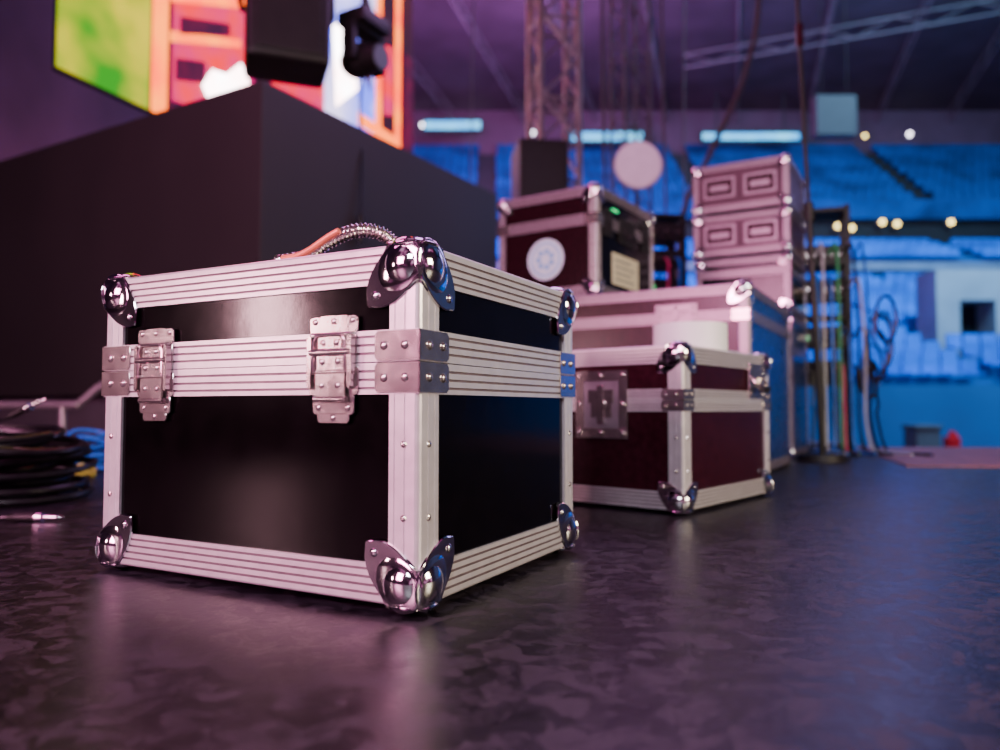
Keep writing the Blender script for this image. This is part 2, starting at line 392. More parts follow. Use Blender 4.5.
def flight_case(label, pos, rz, D, W, H, seam, tw=0.045, rw=0.036, bs=1.0, ms=None, panel=None, braces=True, name='flight_case', trimmat=None, ng=4, group=None, lid=True, bmat=None):
    root = empty(name, pos, rz, label, 'flight case', group)
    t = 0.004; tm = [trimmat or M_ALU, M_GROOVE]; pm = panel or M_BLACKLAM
    if lid:
        bm = bmesh.new(); box(bm, (t, t, t), (D-t, W-t, seam-0.0008)); mk('case_body', bm, pm, root)
        bm = bmesh.new(); box(bm, (t, t, seam+0.0008), (D-t, W-t, H-t)); mk('case_lid', bm, pm, root)
    else:
        bm = bmesh.new(); box(bm, (t, t, t), (D-t, W-t, H-t)); mk('case_body', bm, pm, root)
    c = 0.026*bs
    for z, Z in ((0, EZ), (H, -EZ)):
        for x, X in ((0, EX), (D, -EX)):
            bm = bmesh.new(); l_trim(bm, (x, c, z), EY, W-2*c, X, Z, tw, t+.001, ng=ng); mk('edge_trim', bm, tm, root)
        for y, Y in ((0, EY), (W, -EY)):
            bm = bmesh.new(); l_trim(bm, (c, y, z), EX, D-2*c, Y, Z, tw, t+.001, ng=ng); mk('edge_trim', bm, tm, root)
    pw = tw*0.9
    for x, X in ((0, EX), (D, -EX)):
        for y, Y in ((0, EY), (W, -EY)):
            bm = bmesh.new()
            kw = dict(r=0.009*bs, ng=2, gd=0.0008)
            if lid:
                l_trim(bm, (x, y, c), EZ, seam-rw-c, X, Y, pw, t+.0015, **kw)
                l_trim(bm, (x, y, seam+rw), EZ, H-c-seam-rw, X, Y, pw, t+.0015, **kw)
            else:
                l_trim(bm, (x, y, c), EZ, H-2*c, X, Y, pw, t+.0015, **kw)
            for f in bm.faces: f.material_index = 0
            Hs = (seam*0.36, seam*0.66) if lid else (H*.35, H*.6)
            if bs > 0.8:
                for zz in Hs:
                    rivet(bm, V((x, y, zz))+Y*pw*.5, -X, .0042, 1); rivet(bm, V((x, y, zz))+X*pw*.5, -Y, .0042, 1)
            mk('corner_post', bm, [tm[0], M_STEEL], root)
            for z, Z in ((0, EZ), (H, -EZ)):
                ball_corner(root, (x, y, z), X, Y, Z, bs, ms or M_CHROME)
            if braces and lid:
                brace(root, (x, y, 0), X, Y, seam+0.0015, rw*.95, 0.060*bs, bmat or M_STEEL)
                brace(root, (x, y, 0), X, Y, seam-rw*.97, rw*.95, 0.060*bs, bmat or M_STEEL)
    if lid:
        for z, Z in ((seam-0.0006, -EZ), (seam+0.0006, EZ)):
            nm = 'body_rim' if Z.z < 0 else 'lid_rim'
            bm = bmesh.new()
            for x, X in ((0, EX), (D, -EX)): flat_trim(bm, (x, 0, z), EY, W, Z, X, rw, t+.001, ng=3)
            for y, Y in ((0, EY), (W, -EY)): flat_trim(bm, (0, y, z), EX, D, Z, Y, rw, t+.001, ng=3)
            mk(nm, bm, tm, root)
    return root

def on_case(pos, rz, x, y, z):
    a = math.radians(rz); return V((pos[0]+x*math.cos(a)-y*math.sin(a), pos[1]+x*math.sin(a)+y*math.cos(a), pos[2]+z))

# ---- main flight case (stands on its corner balls)
pos1 = (-0.0895, 0.826, 0.0116)
c1 = flight_case('small black flight case with ridged aluminium edges and chrome ball corners', pos1, 62.2, 0.452, 0.548, 0.407, 0.273)
draw_latch(c1, (0, 0.120, 0.273), EY, -EX, 0, 1.0, M_STEEL)
draw_latch(c1, (0, 0.434, 0.273), EY, -EX, 0, 1.0, M_STEEL)

# ---- second case
p2 = (0.392, 1.60, 0.0100)
c2 = flight_case('maroon-black flight case with silver latches, tape roll on top', p2, 50.0, 0.505, 0.50, 0.360, 0.239, tw=0.040, rw=0.024, bs=0.86, panel=M_MAROON)
butterfly_latch(c2, (0, 0.205, 0.230), EY, -EX, 0.14, 0.155, M_STEEL, M_ALU2)
spring_handle(c2, (0.41, 0, 0.29), EX, -EY, 0.10, 0.09, M_STEEL, M_BLACK)

# ---- third, large case
p3 = (0.79, 2.36, 0.0105)
c3 = flight_case('large flight case with dark panels carrying smaller gear on top', p3, 60.0, 0.79, 0.98, 0.622, 0.52, tw=0.034, rw=0.018, bs=0.9, panel=M_BLUEREFL, trimmat=M_ALU2)
butterfly_latch(c3, (0, 0.235, 0.53), EY, -EX, 0.14, 0.07, M_ALU2, M_ALU2)
bm = bmesh.new(); box(bm, (-0.001, 0.034, 0.034), (0.0035, 0.946, 0.501)); box(bm, (-0.001, 0.034, 0.539), (0.0035, 0.946, 0.587)); mk('front_panel', bm, M_MAROON, c3)

# ---- fourth case on the third
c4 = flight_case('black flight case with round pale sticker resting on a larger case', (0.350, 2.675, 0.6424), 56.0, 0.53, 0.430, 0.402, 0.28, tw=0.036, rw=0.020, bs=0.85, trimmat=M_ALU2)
bm = bmesh.new(); box(bm, (0.001, 0.034, 0.034), (0.0038, 0.396, 0.258)); box(bm, (0.001, 0.034, 0.302), (0.0038, 0.396, 0.364)); mk('front_panel', bm, mat('deep_maroon', (0.016, 0.002, 0.005), 0, .25, .3, 60, spec=.3), c4)
bm = bmesh.new()
def disc(bm, O, P, N, r, t, mi, n=36): plate(bm, O, P, EZ, N, [(r*math.cos(2*math.pi*i/n), r*math.sin(2*math.pi*i/n)) for i in range(n)], t, mi)
so = V((0.001, 0.215, 0.148))
disc(bm, so, EY, -EX, 0.078, .002, 0); disc(bm, so-EX*.002, EY, -EX, 0.064, .0006, 1); disc(bm, so-EX*.0026, EY, -EX, 0.058, .0006, 0)
for k in range(7):
    a = k*0.9; disc(bm, so-EX*.0032+EY*.030*math.cos(a)+EZ*.030*math.sin(a), EY, -EX, 0.011, .0004, 1, 10)
mk('round_sticker', bm, [M_STICKW, M_STICKB], c4)
bm = bmesh.new(); plate(bm, (0.13, 0.003, 0.055), EX, EZ, -EY, [(0, 0), (.24, 0), (.24, .12), (0, .12)], .0015, 0)
for k in range(4): plate(bm, (0.155, 0.0012, 0.075+k*.024), EX, EZ, -EY, [(0, 0), (.17-.03*(k % 2), 0), (.17-.03*(k % 2), .005), (0, .005)], .0004, 1)
mk('paper_label', bm, [M_CREAM, M_INK], c4)
spring_handle(c4, (0.26, 0, 0.268), EX, -EY, 0.14, 0.10, M_BLACK, M_BLACK)
butterfly_latch(c4, (0.09, 0, 0.277), EX, -EY, 0.07, 0.10, M_BLACK, M_BLACK)
butterfly_latch(c4, (0.44, 0, 0.277), EX, -EY, 0.07, 0.10, M_BLACK, M_BLACK)
bm = bmesh.new(); box(bm, (.13, -.0015, .334), (.18, .003, .339)); mk('indicator_strip', bm, E_GRN, c4)

# ---- rack stack
px, py = 1.34, 3.42
rk = [('tall dark flight case standing under a stack of rack cases', 0.0, 0.676, 0.49, True),
      ('low flight case with dark panels between stacked rack cases', 0.676, 0.28, 0.19, True),
      ('silver rack case with two recessed handles in a stack', 0.956, 0.217, 0.1, False),
      ('top silver rack case with two recessed handles in a stack', 1.173, 0.245, 0.1, False)]
for lab, z0, h, seam, lid in rk:
    w = 0.45 if z0 > 0.9 else 0.44
    h -= 0.0166
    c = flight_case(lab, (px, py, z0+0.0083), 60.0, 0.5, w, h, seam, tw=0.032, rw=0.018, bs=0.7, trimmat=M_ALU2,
                    panel=(M_RACKP if z0 > 0.9 else (M_BLACKLAM if z0 > 0.5 else M_BLUEREFL)), name='rack_case' if z0 > 0.9 else 'flight_case', lid=lid, braces=False, ng=3,
                    group='rack cases in the stack' if z0 > 0.9 else None)
    if z0 > 0.9:
        for y in (0.13, 0.32): recess_handle(c, (0, y, h*.5), EY, -EX, 0.15, 0.10, M_ALU2, M_MAROON)

# ---- white tape roll on case 2
tr = empty('tape_roll', (0, 0, 0), 0, 'white adhesive tape roll lying on a flight case', 'tape roll')
tr.location = on_case(p2, 50, 0.235, 0.096, 0.3602)
def ringsolid(bm, ri, ro, z0, z1, n=48, mi=0):
    R = []
    for r, z in ((ri, z0), (ro, z0), (ro, z1), (ri, z1)):
        R.append([bm.verts.new((r*math.cos(2*math.pi*i/n), r*math.sin(2*math.pi*i/n), z)) for i in range(n)])
    for k in range(4):
        A, B = R[k], R[(k+1) % 4]
        for i in range(n):
            j = (i+1) % n; bm.faces.new((A[i], A[j], B[j], B[i])).material_index = mi
bm = bmesh.new(); ringsolid(bm, 0.045, 0.089, 0, 0.066); mk('tape_body', bm, M_WHITE, tr, True)
bm = bmesh.new(); ringsolid(bm, 0.040, 0.0452, 0.001, 0.065); mk('cardboard_core', bm, M_CREAM, tr, True)

# ---- spiral conduit and rod on the main case
bm = bmesh.new()
path = catmull([on_case(pos1, 62.2, *p) for p in ((0.055, .265, .4175), (0.05, .21, .419), (0.05, .17, .435), (0.05, .13, .443), (0.06, .10, .439), (0.075, .085, .425), (0.10, .075, .4175))], 40)
tube(bm, path, lambda t: 0.0080+0.0016*math.sin(t*2*math.pi*36), 14)
o = mk('spiral_conduit', bm, M_STEEL, None, True); tag(o, 'ribbed silver flexible conduit arched on the case lid', 'conduit')
bm = bmesh.new()
tube(bm, catmull([on_case(pos1, 62.2, *p) for p in ((0.022, .225, .4125), (0.022, .205, .4125), (0.025, .185, .419), (0.028, .155, .434), (0.030, .14, .440))], 8), 0.0042, 10)
o = mk('copper_cable', bm, M_COPPER, None, True); tag(o, 'copper-red cable end rising from the case lid', 'cable')

# ------------------------------------------------------------------ setting
def poly_slab(name, pts, z0, z1, m, label, cat, kind='structure'):
    bm = bmesh.new(); A = [bm.verts.new((x, y, z0)) for x, y in pts]; B = [bm.verts.new((x, y, z1)) for x, y in pts]
    n = len(pts)
    for i in range(n): bm.faces.new((A[i], A[(i+1) % n], B[(i+1) % n], B[i]))
    bm.faces.new(A[::-1]); bm.faces.new(B)
    return tag(mk(name, bm, m), label, cat, None, kind)
poly_slab('floor', [(-11.9, -3), (6, -3), (6, 4.4), (2.25, 4.4), (2.25, 16), (-11.9, 16)], -0.2, 0, M_FLOOR, 'dark mottled purple vinyl stage floor', 'floor')
poly_slab('arena_floor', [(-12, -3), (34, -3), (34, 48), (-12, 48)], -1.4, -1.2, M_AFLOOR, 'dark concrete arena floor below the stage', 'floor')
poly_slab('wall_back', [(-12, 48), (34, 48), (34, 48.3), (-12, 48.3)], -1.4, 19.6, M_WALL, 'dim far arena wall', 'wall')
poly_slab('wall_left', [(-12.3, -3), (-12, -3), (-12, 48.3), (-12.3, 48.3)], -1.4, 19.6, M_WALL, 'dim side arena wall', 'wall')
poly_slab('wall_right', [(34, -3), (34.3, -3), (34.3, 48.3), (34, 48.3)], -1.4, 19.6, M_WALL, 'dim side arena wall', 'wall')
poly_slab('ceiling', [(-12, 12), (34, 12), (34, 48.3), (-12, 48.3)], 19.6, 19.9, M_CEIL, 'dark arena roof', 'ceiling')

o = poly_slab('walkway_mat', [(1.60, 2.95), (3.4, 2.8), (4.6, 4.3), (2.05, 4.3)], 0, 0.006, M_BRICK, 'pinkish brick-patterned mat at the stage edge', 'mat', None)

blk = empty('stage_riser', (-1.296, 4.0, 0), 60.0, 'tall black-clad stage riser block beside the cases', 'stage riser')
bm = bmesh.new(); bbox(bm, (0, 0, 0.31), (2.55, 5.2, 2.02), 0.006); mk('riser_cladding', bm, M_BLOCK, blk)
bm = bmesh.new(); box(bm, (0.12, 0.12, 0), (2.45, 5.1, 0.31)); mk('riser_base', bm, M_GREYBASE, blk)

def bank(name, x0, x1, ya, za, yb, zb, rows, m, label, sp=0.55, base=None, zb0=None):
    bm = bmesh.new(); dy = (yb-ya)/rows; dz = (zb-za)/rows
    for r in range(rows):
        y = ya+r*dy; z = za+r*dz
        box(bm, (x0, y, zb0 if zb0 is not None else z-1.0), (x1, y+dy, z), 1)
        x = x0+0.1+random.random()*.1; k = 0
        while x < x1-sp:
            k += 1
            if k % 22 < 20:
                box(bm, (x, y+dy*.35, z+.38), (x+sp*.86, y+dy*.75, z+.46), 0)
                box(bm, (x, y+dy*.72, z+.42), (x+sp*.86, y+dy*.8, z+.86), 0)
            x += sp
    return tag(mk(name, bm, [m, base or M_PALE]), label, 'stadium seats', None, 'stuff')
LB = 'rows of bright blue stadium seats'
def zl(y): return 0.75+(y-20.2)*5.25/14.8
G = -1.2
bank('stadium_seating', 4.0, 14.0, 20.25, zl(20.2), 35, zl(35), 16, M_SEAT, LB, base=M_TEAL, zb0=G)
bank('stadium_seating', 17.9, 30, 20.25, zl(20.2), 35, zl(35), 16, M_SEAT, LB, base=M_TEAL, zb0=G)
bank('stadium_seating', 14.0, 17.9, 20.25, zl(20.2), 23.8, zl(23.8), 4, M_SEAT, LB, base=M_TEAL, zb0=G)
bank('stadium_seating', 14.0, 17.9, 25.3, zl(25.3), 35, zl(35), 10, M_SEAT, LB, base=M_TEAL, zb0=G)
bank('stadium_seating', -11.9, 33.9, 36.2, 7.3, 39.6, 8.7, 4, M_SEAT, 'narrow middle tier of blue stadium seats', base=M_TEAL, zb0=6.3)
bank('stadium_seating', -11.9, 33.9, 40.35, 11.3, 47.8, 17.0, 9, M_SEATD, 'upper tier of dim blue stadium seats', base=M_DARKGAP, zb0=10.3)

def wallbox(name, lo, hi, m, label, cat, kind=None):
    bm = bmesh.new(); box(bm, lo, hi); return tag(mk(name, bm, m), label, cat, None, kind)
wallbox('barrier_wall', (4.0, 19.9, -1.2), (30, 20.2, 0.85), M_TEAL, 'teal blue barrier wall below the seats', 'wall', 'structure')
wallbox('balcony_parapet', (-11.9, 35.2, 6.75), (33.9, 35.6, 7.15), M_PALE, 'pale blue balcony parapet', 'wall', 'structure')
wallbox('balcony_slab', (-11.9, 35.6, 5.6), (33.9, 40.2, 6.3), M_DARKGAP, 'dark balcony slab', 'balcony', 'structure')
wallbox('concourse_wall', (-11.9, 40.6, -1.2), (33.9, 40.9, 10.3), M_DARKGAP, 'dark concourse wall behind the middle tier', 'wall', 'structure')
wallbox('upper_parapet', (-11.9, 40.0, 10.45), (33.9, 40.3, 11.5), M_SEATD, 'dim blue parapet of the upper tier', 'wall', 'structure')

vm = empty('stand_entrance', (15.9, 24.0, -1.2), 0, 'pale concrete entrance tunnel in the blue seating', 'entrance')
bm = bmesh.new(); box(bm, (-1.8, 0, 0), (-1.05, 1.2, 5.9)); box(bm, (.1, 0, 0), (1.9, 1.2, 5.9)); box(bm, (-1.05, 0, 4.9), (.1, 1.2, 5.9)); box(bm, (-1.05, 0, 0), (.1, .2, 3.2)); mk('tunnel_walls', bm, M_PALE2, vm)
bm = bmesh.new(); box(bm, (-1.05, 1.0, 3.2), (.1, 1.1, 4.9)); mk('tunnel_back', bm, M_DARKGAP, vm)

def lamp(u, v, z, m, r=0.2, lab='warm glowing arena lamp', grp='arena lamps'):
    o = empty('arena_lamp', (u, v, z), 0, lab, 'lamp', grp)
    bm = bmesh.new(); sphere(bm, (0, 0, 0), r, 12, 8); mk('lamp_bulb', bm, m, o, True)
    bm = bmesh.new(); cyl(bm, (0, r*.6, 0), (0, r*1.8, 0), r*1.2, 14); mk('lamp_housing', bm, M_GREY, o, True)
for x, z in ((18.2, 10.0), (18.95, 9.9), (20.6, 10.22), (21.4, 10.12), (24.3, 10.22)): lamp(x, 39.85, z, E_YEL, .13)
for x, z in ((23.6, 17.2), (16.9, 17.2)): lamp(x, 47.6, z+.6, E_YEL, .11)
for x, z in ((-2.9, 18.3), (-1.4, 18.6), (2.1, 18.0), (-5.0, 18.5), (26.5, 17.9)): lamp(x, 47.6, z, E_WHL, .13, 'white glowing arena lamp')

def ribbon(x0, x1, y, z, h, rz=0):
    o = empty('ribbon_display', ((x0+x1)/2, y, z), rz, 'glowing cyan ribbon display board', 'display', 'ribbon displays')
    w = (x1-x0)/2
    bm = bmesh.new(); bbox(bm, (-w-.1, 0, -h/2-.1), (w+.1, .3, h/2+.1), .03)
    for x in (-w*.7, w*.7): box(bm, (x-.04, .1, h/2), (x+.04, .18, 19.598-z))
    mk('display_housing', bm, M_SCRB, o)
    bm = bmesh.new(); box(bm, (-w, -.02, -h/2), (w, 0, h/2)); mk('display_face', bm, E_CYAN, o)
ribbon(3.9, 8.7, 45, 16.8, .5); ribbon(12.4, 18.3, 45, 16.8, .4); ribbon(-4.6, -1.2, 45, 17.5, .5, 0)
o = empty('hanging_monitor', (13.2, 29, 11.7), 0, 'grey box hanging from the arena roof', 'monitor')
bm = bmesh.new(); bbox(bm, (-.8, -.2, -.8), (.8, .3, .8), .05); mk('monitor_body', bm, M_MON, o)
bm = bmesh.new(); cyl(bm, (-.5, 0, .7), (-.5, 0, 7.9), .012, 6); cyl(bm, (.5, 0, .7), (.5, 0, 7.9), .012, 6); mk('hanger_cable', bm, M_BLACK, o)

def roof_truss(p0, p1):
    o = empty('roof_truss', p0, 0, 'steel lattice truss under the arena roof', 'truss', 'roof trusses')
    d = V(p1)-V(p0); L = d.length; n = int(L/1.6); bm = bmesh.new(); up = EZ*-0.7
    cyl(bm, (0, 0, 0), d, .05, 6); cyl(bm, up, d+up, .05, 6)
    for i in range(n):
        a = d*(i/n); b = d*((i+1)/n); cyl(bm, a, b+up, .03, 5) if i % 2 == 0 else cyl(bm, a+up, b, .03, 5)
    mk('truss_lattice', bm, M_BEAM, o)
for k in range(9): roof_truss((-10+k*4.2, 20, 19.5), (-3+k*4.6, 47.8, 19.5))
roof_truss((10, 40, 19.45), (33.5, 30, 19.45))

bm = bmesh.new(); bbox(bm, (-.16, -.12, 0), (.16, .12, .74), .04); bbox(bm, (-.06, -.03, .74), (.06, .03, .88), .012); cyl(bm, (.1, 0, .74), (.1, 0, .84), .035, 10)
o = mk('fuel_can', bm, M_RED); o.location = (10.85, 18.0, -1.2); tag(o, 'red plastic canister standing by the barrier', 'canister')
bm = bmesh.new(); bbox(bm, (-.3, -.3, 0), (.3, .3, .92), .04); bbox(bm, (-.33, -.33, .92), (.33, .33, 1.02), .02)
o = mk('waste_bin', bm, M_GREY); o.location = (10.25, 18.2, -1.2); tag(o, 'grey bin standing by the barrier', 'bin')

# ------------------------------------------------------------------ LED screen
scr = empty('led_screen', (-4.17, 6.87, 0), 69.0, 'large glowing LED screen with abstract green, red and orange panels', 'led screen')
bm = bmesh.new(); box(bm, (0.02, 0, 3.41), (7.1, .06, 9.0)); mk('screen_cabinet', bm, M_SCRB, scr)
bm = bmesh.new()
for x in (2.1, 4.3, 6.7): box(bm, (x-.05, .06, 0), (x+.05, .16, 9))
for z in (1.2, 2.6): box(bm, (2.1, .08, z), (6.7, .14, z+.06))
mk('support_frame', bm, M_BLACK, scr)
bm = bmesh.new()
ML = [E_GREEN, E_ORANGE, E_RED, E_MAG, E_WHITE, E_LAV, E_DARK]
lay = [0]
def q(pts, mi):
    lay[0] += 1; y = -0.004-0.002*lay[0]
    bm.faces.new([bm.verts.new((x, y, z)) for x, z in pts]).material_index = mi
def rct(x0, x1, z0, z1, mi): q([(x0, z0), (x1, z0), (x1, z1), (x0, z1)], mi)
rct(0.0, 7.1, 3.42, 8.98, 6)
rct(0.0, 1.10, 3.43, 8.9, 0)
rct(1.12, 1.34, 3.43, 8.9, 1)
rct(1.40, 4.4, 3.43, 8.9, 2)
q([(1.40, 3.5), (2.1, 3.6), (2.1, 3.75), (1.40, 3.65)], 3)
q([(1.36, 4.3), (2.5, 4.75), (2.5, 4.85), (1.36, 4.42)], 1)
q([(1.45, 3.9), (1.9, 4.05), (1.9, 4.3), (1.45, 4.15)], 3)
q([(1.36, 4.75), (2.6, 5.3), (2.6, 5.5), (1.36, 4.95)], 1)
q([(1.36, 4.95), (2.6, 5.5), (2.6, 8), (1.36, 7)], 3)
q([(1.5, 4.45), (2.3, 4.8), (2.3, 4.95), (1.5, 4.65)], 3)
q([(1.85, 4.0), (2.1, 3.7), (2.7, 3.65), (2.75, 4.25), (2.5, 4.55), (2.25, 4.3), (2.0, 4.25)], 4)
rct(2.75, 3.1, 3.5, 4.7, 3); q([(3.1, 4.2), (4.1, 4.35), (4.1, 4.6), (3.1, 4.5)], 1)
rct(4.3, 5.75, 3.43, 8.9, 5); q([(4.6, 4.8), (5.2, 5.3), (5.0, 6.4), (4.5, 6.0)], 4)
q([(5.2, 5.8), (5.6, 5.4), (5.7, 6.8), (5.3, 7.2)], 6)
rct(5.75, 5.95, 3.43, 8.9, 1); rct(6.40, 6.62, 3.43, 8.9, 1); rct(5.95, 6.40, 3.43, 8.9, 6)
q([(6.0, 5.2), (6.35, 5.3), (6.35, 6.5), (6.0, 6.4)], 2)
rct(5.2, 6.62, 4.75, 4.95, 1); rct(6.72, 7.08, 4.6, 6.6, 3)
mk('screen_image', bm, ML, scr, recalc=False)

# ------------------------------------------------------------------ rigging
def truss_tower(pos, rz, w, h, m, lab, bay=0.45, r=.024, rb=.012):
    o = empty('truss_tower', pos, rz, lab, 'truss'); bm = bmesh.new(); c = [(-w/2, -w/2), (w/2, -w/2), (w/2, w/2), (-w/2, w/2)]
    for x, y in c: cyl(bm, (x, y, 0), (x, y, h), r, 10)
    mk('truss_chords', bm, m, o, True)
    bm = bmesh.new(); n = int(h/bay)
    for i in range(n):
        for k in range(4):
            a, b = c[k], c[(k+1) % 4]
            if i % 2: a, b = b, a
            cyl(bm, (a[0], a[1], i*bay), (b[0], b[1], (i+1)*bay), rb, 6)
            if i % 2 == 0: cyl(bm, (a[0], a[1], i*bay), (b[0], b[1], i*bay), rb, 6)
    mk('truss_bracing', bm, m, o, True)
    bm = bmesh.new(); box(bm, (-w/2-.1, -w/2-.1, 0), (w/2+.1, w/2+.1, .03)); mk('base_plate', bm, m, o)
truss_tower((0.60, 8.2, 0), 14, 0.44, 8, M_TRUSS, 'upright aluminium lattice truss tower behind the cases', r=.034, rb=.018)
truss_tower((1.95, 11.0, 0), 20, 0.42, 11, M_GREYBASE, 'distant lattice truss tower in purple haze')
for x, y in ((1.25, 8.6), (1.32, 9.0), (2.0, 8.8), (3.3, 13), (-.5, 14)):
    bm = bmesh.new(); tube(bm, catmull([(x, y, 19.6), (x+.06, y, 12), (x-.05, y, 5), (x+.03, y, 0.02 if (x < 2.2) else -1.18)], 10), .016, 6)
    tag(mk('hoist_chain', bm, M_GREYBASE, None, True), 'thin dark hoist chain hanging from the roof', 'chain', 'hanging hoist chains')
bm = bmesh.new(); tube(bm, catmull([(3.1, 9.0, 19.6), (3.2, 9.0, 8), (3.2, 9.0, 5.4), (3.0, 9.0, 4.3), (2.6, 9.0, 3.4), (2.2, 9, 2.4), (2.1, 9, .03)], 10), .035, 8)
tag(mk('hanging_cable', bm, M_GREYBASE, None, True), 'thick curved cable hanging from rigging to the stage', 'cable')

def speaker(pos, rz, w, d, h, lab, g=None):
    o = empty('loudspeaker', pos, rz, lab, 'loudspeaker', g)
    bm = bmesh.new(); bbox(bm, (-w/2, -d/2, 0), (w/2, d/2, h), .02); mk('cabinet', bm, M_BLACK, o)
    bm = bmesh.new(); bbox(bm, (-w/2+.04, -d/2-.012, .04), (w/2-.04, -d/2-.0005, h-.04), .006); mk('speaker_grille', bm, M_BLACK, o)
speaker((0.37, 7.0, 0), 8, .46, .5, 1.35, 'black loudspeaker cabinet at the bottom of a stack', 'loudspeaker stack')
speaker((0.37, 7.0, 1.35), 8, .46, .5, 1.35, 'black loudspeaker cabinet on top of a stack', 'loudspeaker stack')

o = empty('hanging_loudspeaker', (-1.34, 4.6, 2.33), 20, 'black rounded loudspeaker hanging in front of the screen', 'loudspeaker')
bm = bmesh.new(); bbox(bm, (-.25, -.2, 0), (.25, .2, .75), .05, 0, 4); mk('cabinet', bm, M_BLACK, o, True)
bm = bmesh.new(); bbox(bm, (-.19, -.215, .05), (.19, -.198, .7), .008); mk('speaker_grille', bm, M_BLACK, o)
bm = bmesh.new(); tube(bm, [(-.26, 0, .35), (-.28, 0, .4), (-.28, 0, .95), (.28, 0, .95), (.28, 0, .4), (.26, 0, .35)], .018, 8); cyl(bm, (0, 0, .95), (0, 0, 17.25), .012, 6); mk('yoke', bm, M_BLACK, o, True)

def moving_head(pos, rz, s, lab, hang):
    o = empty('moving_head_light', pos, rz, lab, 'stage light')
    f = -1 if hang else 1
    bm = bmesh.new(); bbox(bm, (-.15*s, -.12*s, min(0, f*.1*s)), (.15*s, .12*s, max(0, f*.1*s)), .02*s); mk('base', bm, M_BLACK, o, True)
    bm = bmesh.new()
    for x in (-1, 1): bbox(bm, (x*.15*s-.025*s, -.05*s, min(f*.1*s, f*.36*s)), (x*.15*s+.025*s, .05*s, max(f*.1*s, f*.36*s)), .01*s)
    bbox(bm, (-.16*s, -.06*s, min(f*.095*s, f*.13*s)), (.16*s, .06*s, max(f*.095*s, f*.13*s)), .01*s); mk('yoke', bm, M_BLACK, o, True)
    bm = bmesh.new(); c = V((0, 0, f*.3*s)); ellipsoid(bm, c+V((0, .04*s, 0)), (.12*s, 0, 0), (0, .15*s, 0), (0, 0, .12*s), 20, 12); cyl(bm, c, c+V((0, -.15*s, -.02*s)), .11*s, 20, 0, .09*s); mk('lamp_head', bm, M_BLACK, o, True)
    bm = bmesh.new(); cyl(bm, c+V((0, -.149*s, -.02*s)), c+V((0, -.16*s, -.021*s)), .08*s, 20); mk('lens', bm, M_GREY, o, True)
    if hang:
        bm = bmesh.new(); cyl(bm, (0, 0, 0), (0, 0, 19.6-pos[2]), .012, 6); mk('hanger_pole', bm, M_BLACK, o)
moving_head((-.9, 4.85, 2.82), 60, .95, 'black moving-head stage light hanging near the screen', True)
bm = bmesh.new(); tube(bm, catmull([(-.905, 4.85, 2.42), (-.91, 4.80, 2.2), (-.88, 4.70, 1.8), (-.875, 4.66, 1.42)], 8), .008, 8); cyl(bm, (-.875, 4.66, 1.45), (-.875, 4.66, 1.27), .022, 12)
tag(mk('power_cable', bm, M_RUBBER, None, True), 'black cable with plug dangling from a stage light', 'cable')

o = empty('round_stage_light', (1.12, 6.0, 0), 0, 'round pale-faced stage light on a thin stand', 'stage light')
bm = bmesh.new(); cyl(bm, (0, .03, 0.25), (0, .03, 1.98), .018, 10)
for k in range(3):
    a = k*2.094+.4; cyl(bm, (0, .03, .55), (.4*math.cos(a), .03+.4*math.sin(a), .01), .012, 8)
mk('stand', bm, M_BLACK, o, True)
bm = bmesh.new(); cyl(bm, (0, -.02, 2.2), (0, .12, 2.2), .2, 32, 0, .13); mk('lamp_housing', bm, M_TRUSS, o, True)
bm = bmesh.new(); cyl(bm, (0, -.035, 2.2), (0, -.02, 2.2), .185, 32); mk('lens', bm, M_LENS, o, True)

o = empty('lighting_stand', (1.41, 3.28, 0), 0, 'slim black telescopic stand beside the rack stack', 'stand')
bm = bmesh.new(); cyl(bm, (0, 0, 0.02), (-.04, 0, 1.1), .014, 12); cyl(bm, (-.04, 0, 1.1), (-.085, 0, 2.35), .009, 12); mk('pole', bm, M_BLACK, o, True)
bm = bmesh.new(); cyl(bm, (-.037, 0, 1.06), (-.041, 0, 1.14), .022, 12); mk('clamp', bm, M_BLACK, o, True)
bm = bmesh.new(); cyl(bm, (-.066, 0, 1.85), (-.068, 0, 1.95), .016, 12); mk('clamp', bm, M_MAROON, o, True)
bm = bmesh.new(); cyl(bm, (0, 0, 0), (0, 0, .03), .11, 28, 0, .10); mk('base_plate', bm, M_BLACK, o, True)

# ------------------------------------------------------------------ cable patch stands
def patch_rack(pos, rz, h, lab, zs):
    o = empty('patch_rack', pos, rz, lab, 'equipment rack')
    bm = bmesh.new()
    for x in (-.12, .12):
        for y in (-.1, .1): box(bm, (x-.013, y-.013, 0), (x+.013, y+.013, h))
    for z in (.02, .35, .7, h-.03): box(bm, (-.133, -.113, z), (.133, .113, z+.02))
    mk('rack_frame', bm, M_BLACK, o)
    for z in zs:
        bm = bmesh.new(); bbox(bm, (-.105, -.118, z), (.105, .09, z+.11), .006, 0)
        for k in range(5): cyl(bm, (-.08+k*.04, -.118, z+.055), (-.08+k*.04, -.13, z+.055), .012, 10, 1)
        mk('patch_panel', bm, [M_BLACK, M_STEEL], o)
    bm = bmesh.new(); bbox(bm, (-.10, -.13, zs[1]+.04), (-.08, -.12, zs[1]+.06), .002); mk('indicator_light', bm, E_GRN, o)
    return o
patch_rack((1.74, 4.02, 0), -18, 1.3, 'open black patch rack full of plugged cables beside the cases', (.37, .55, .80, .98))
patch_rack((1.02, 4.75, 0), 10, 1.46, 'dark equipment rack standing behind the stacked cases', (.75, .93, 1.11, 1.28))
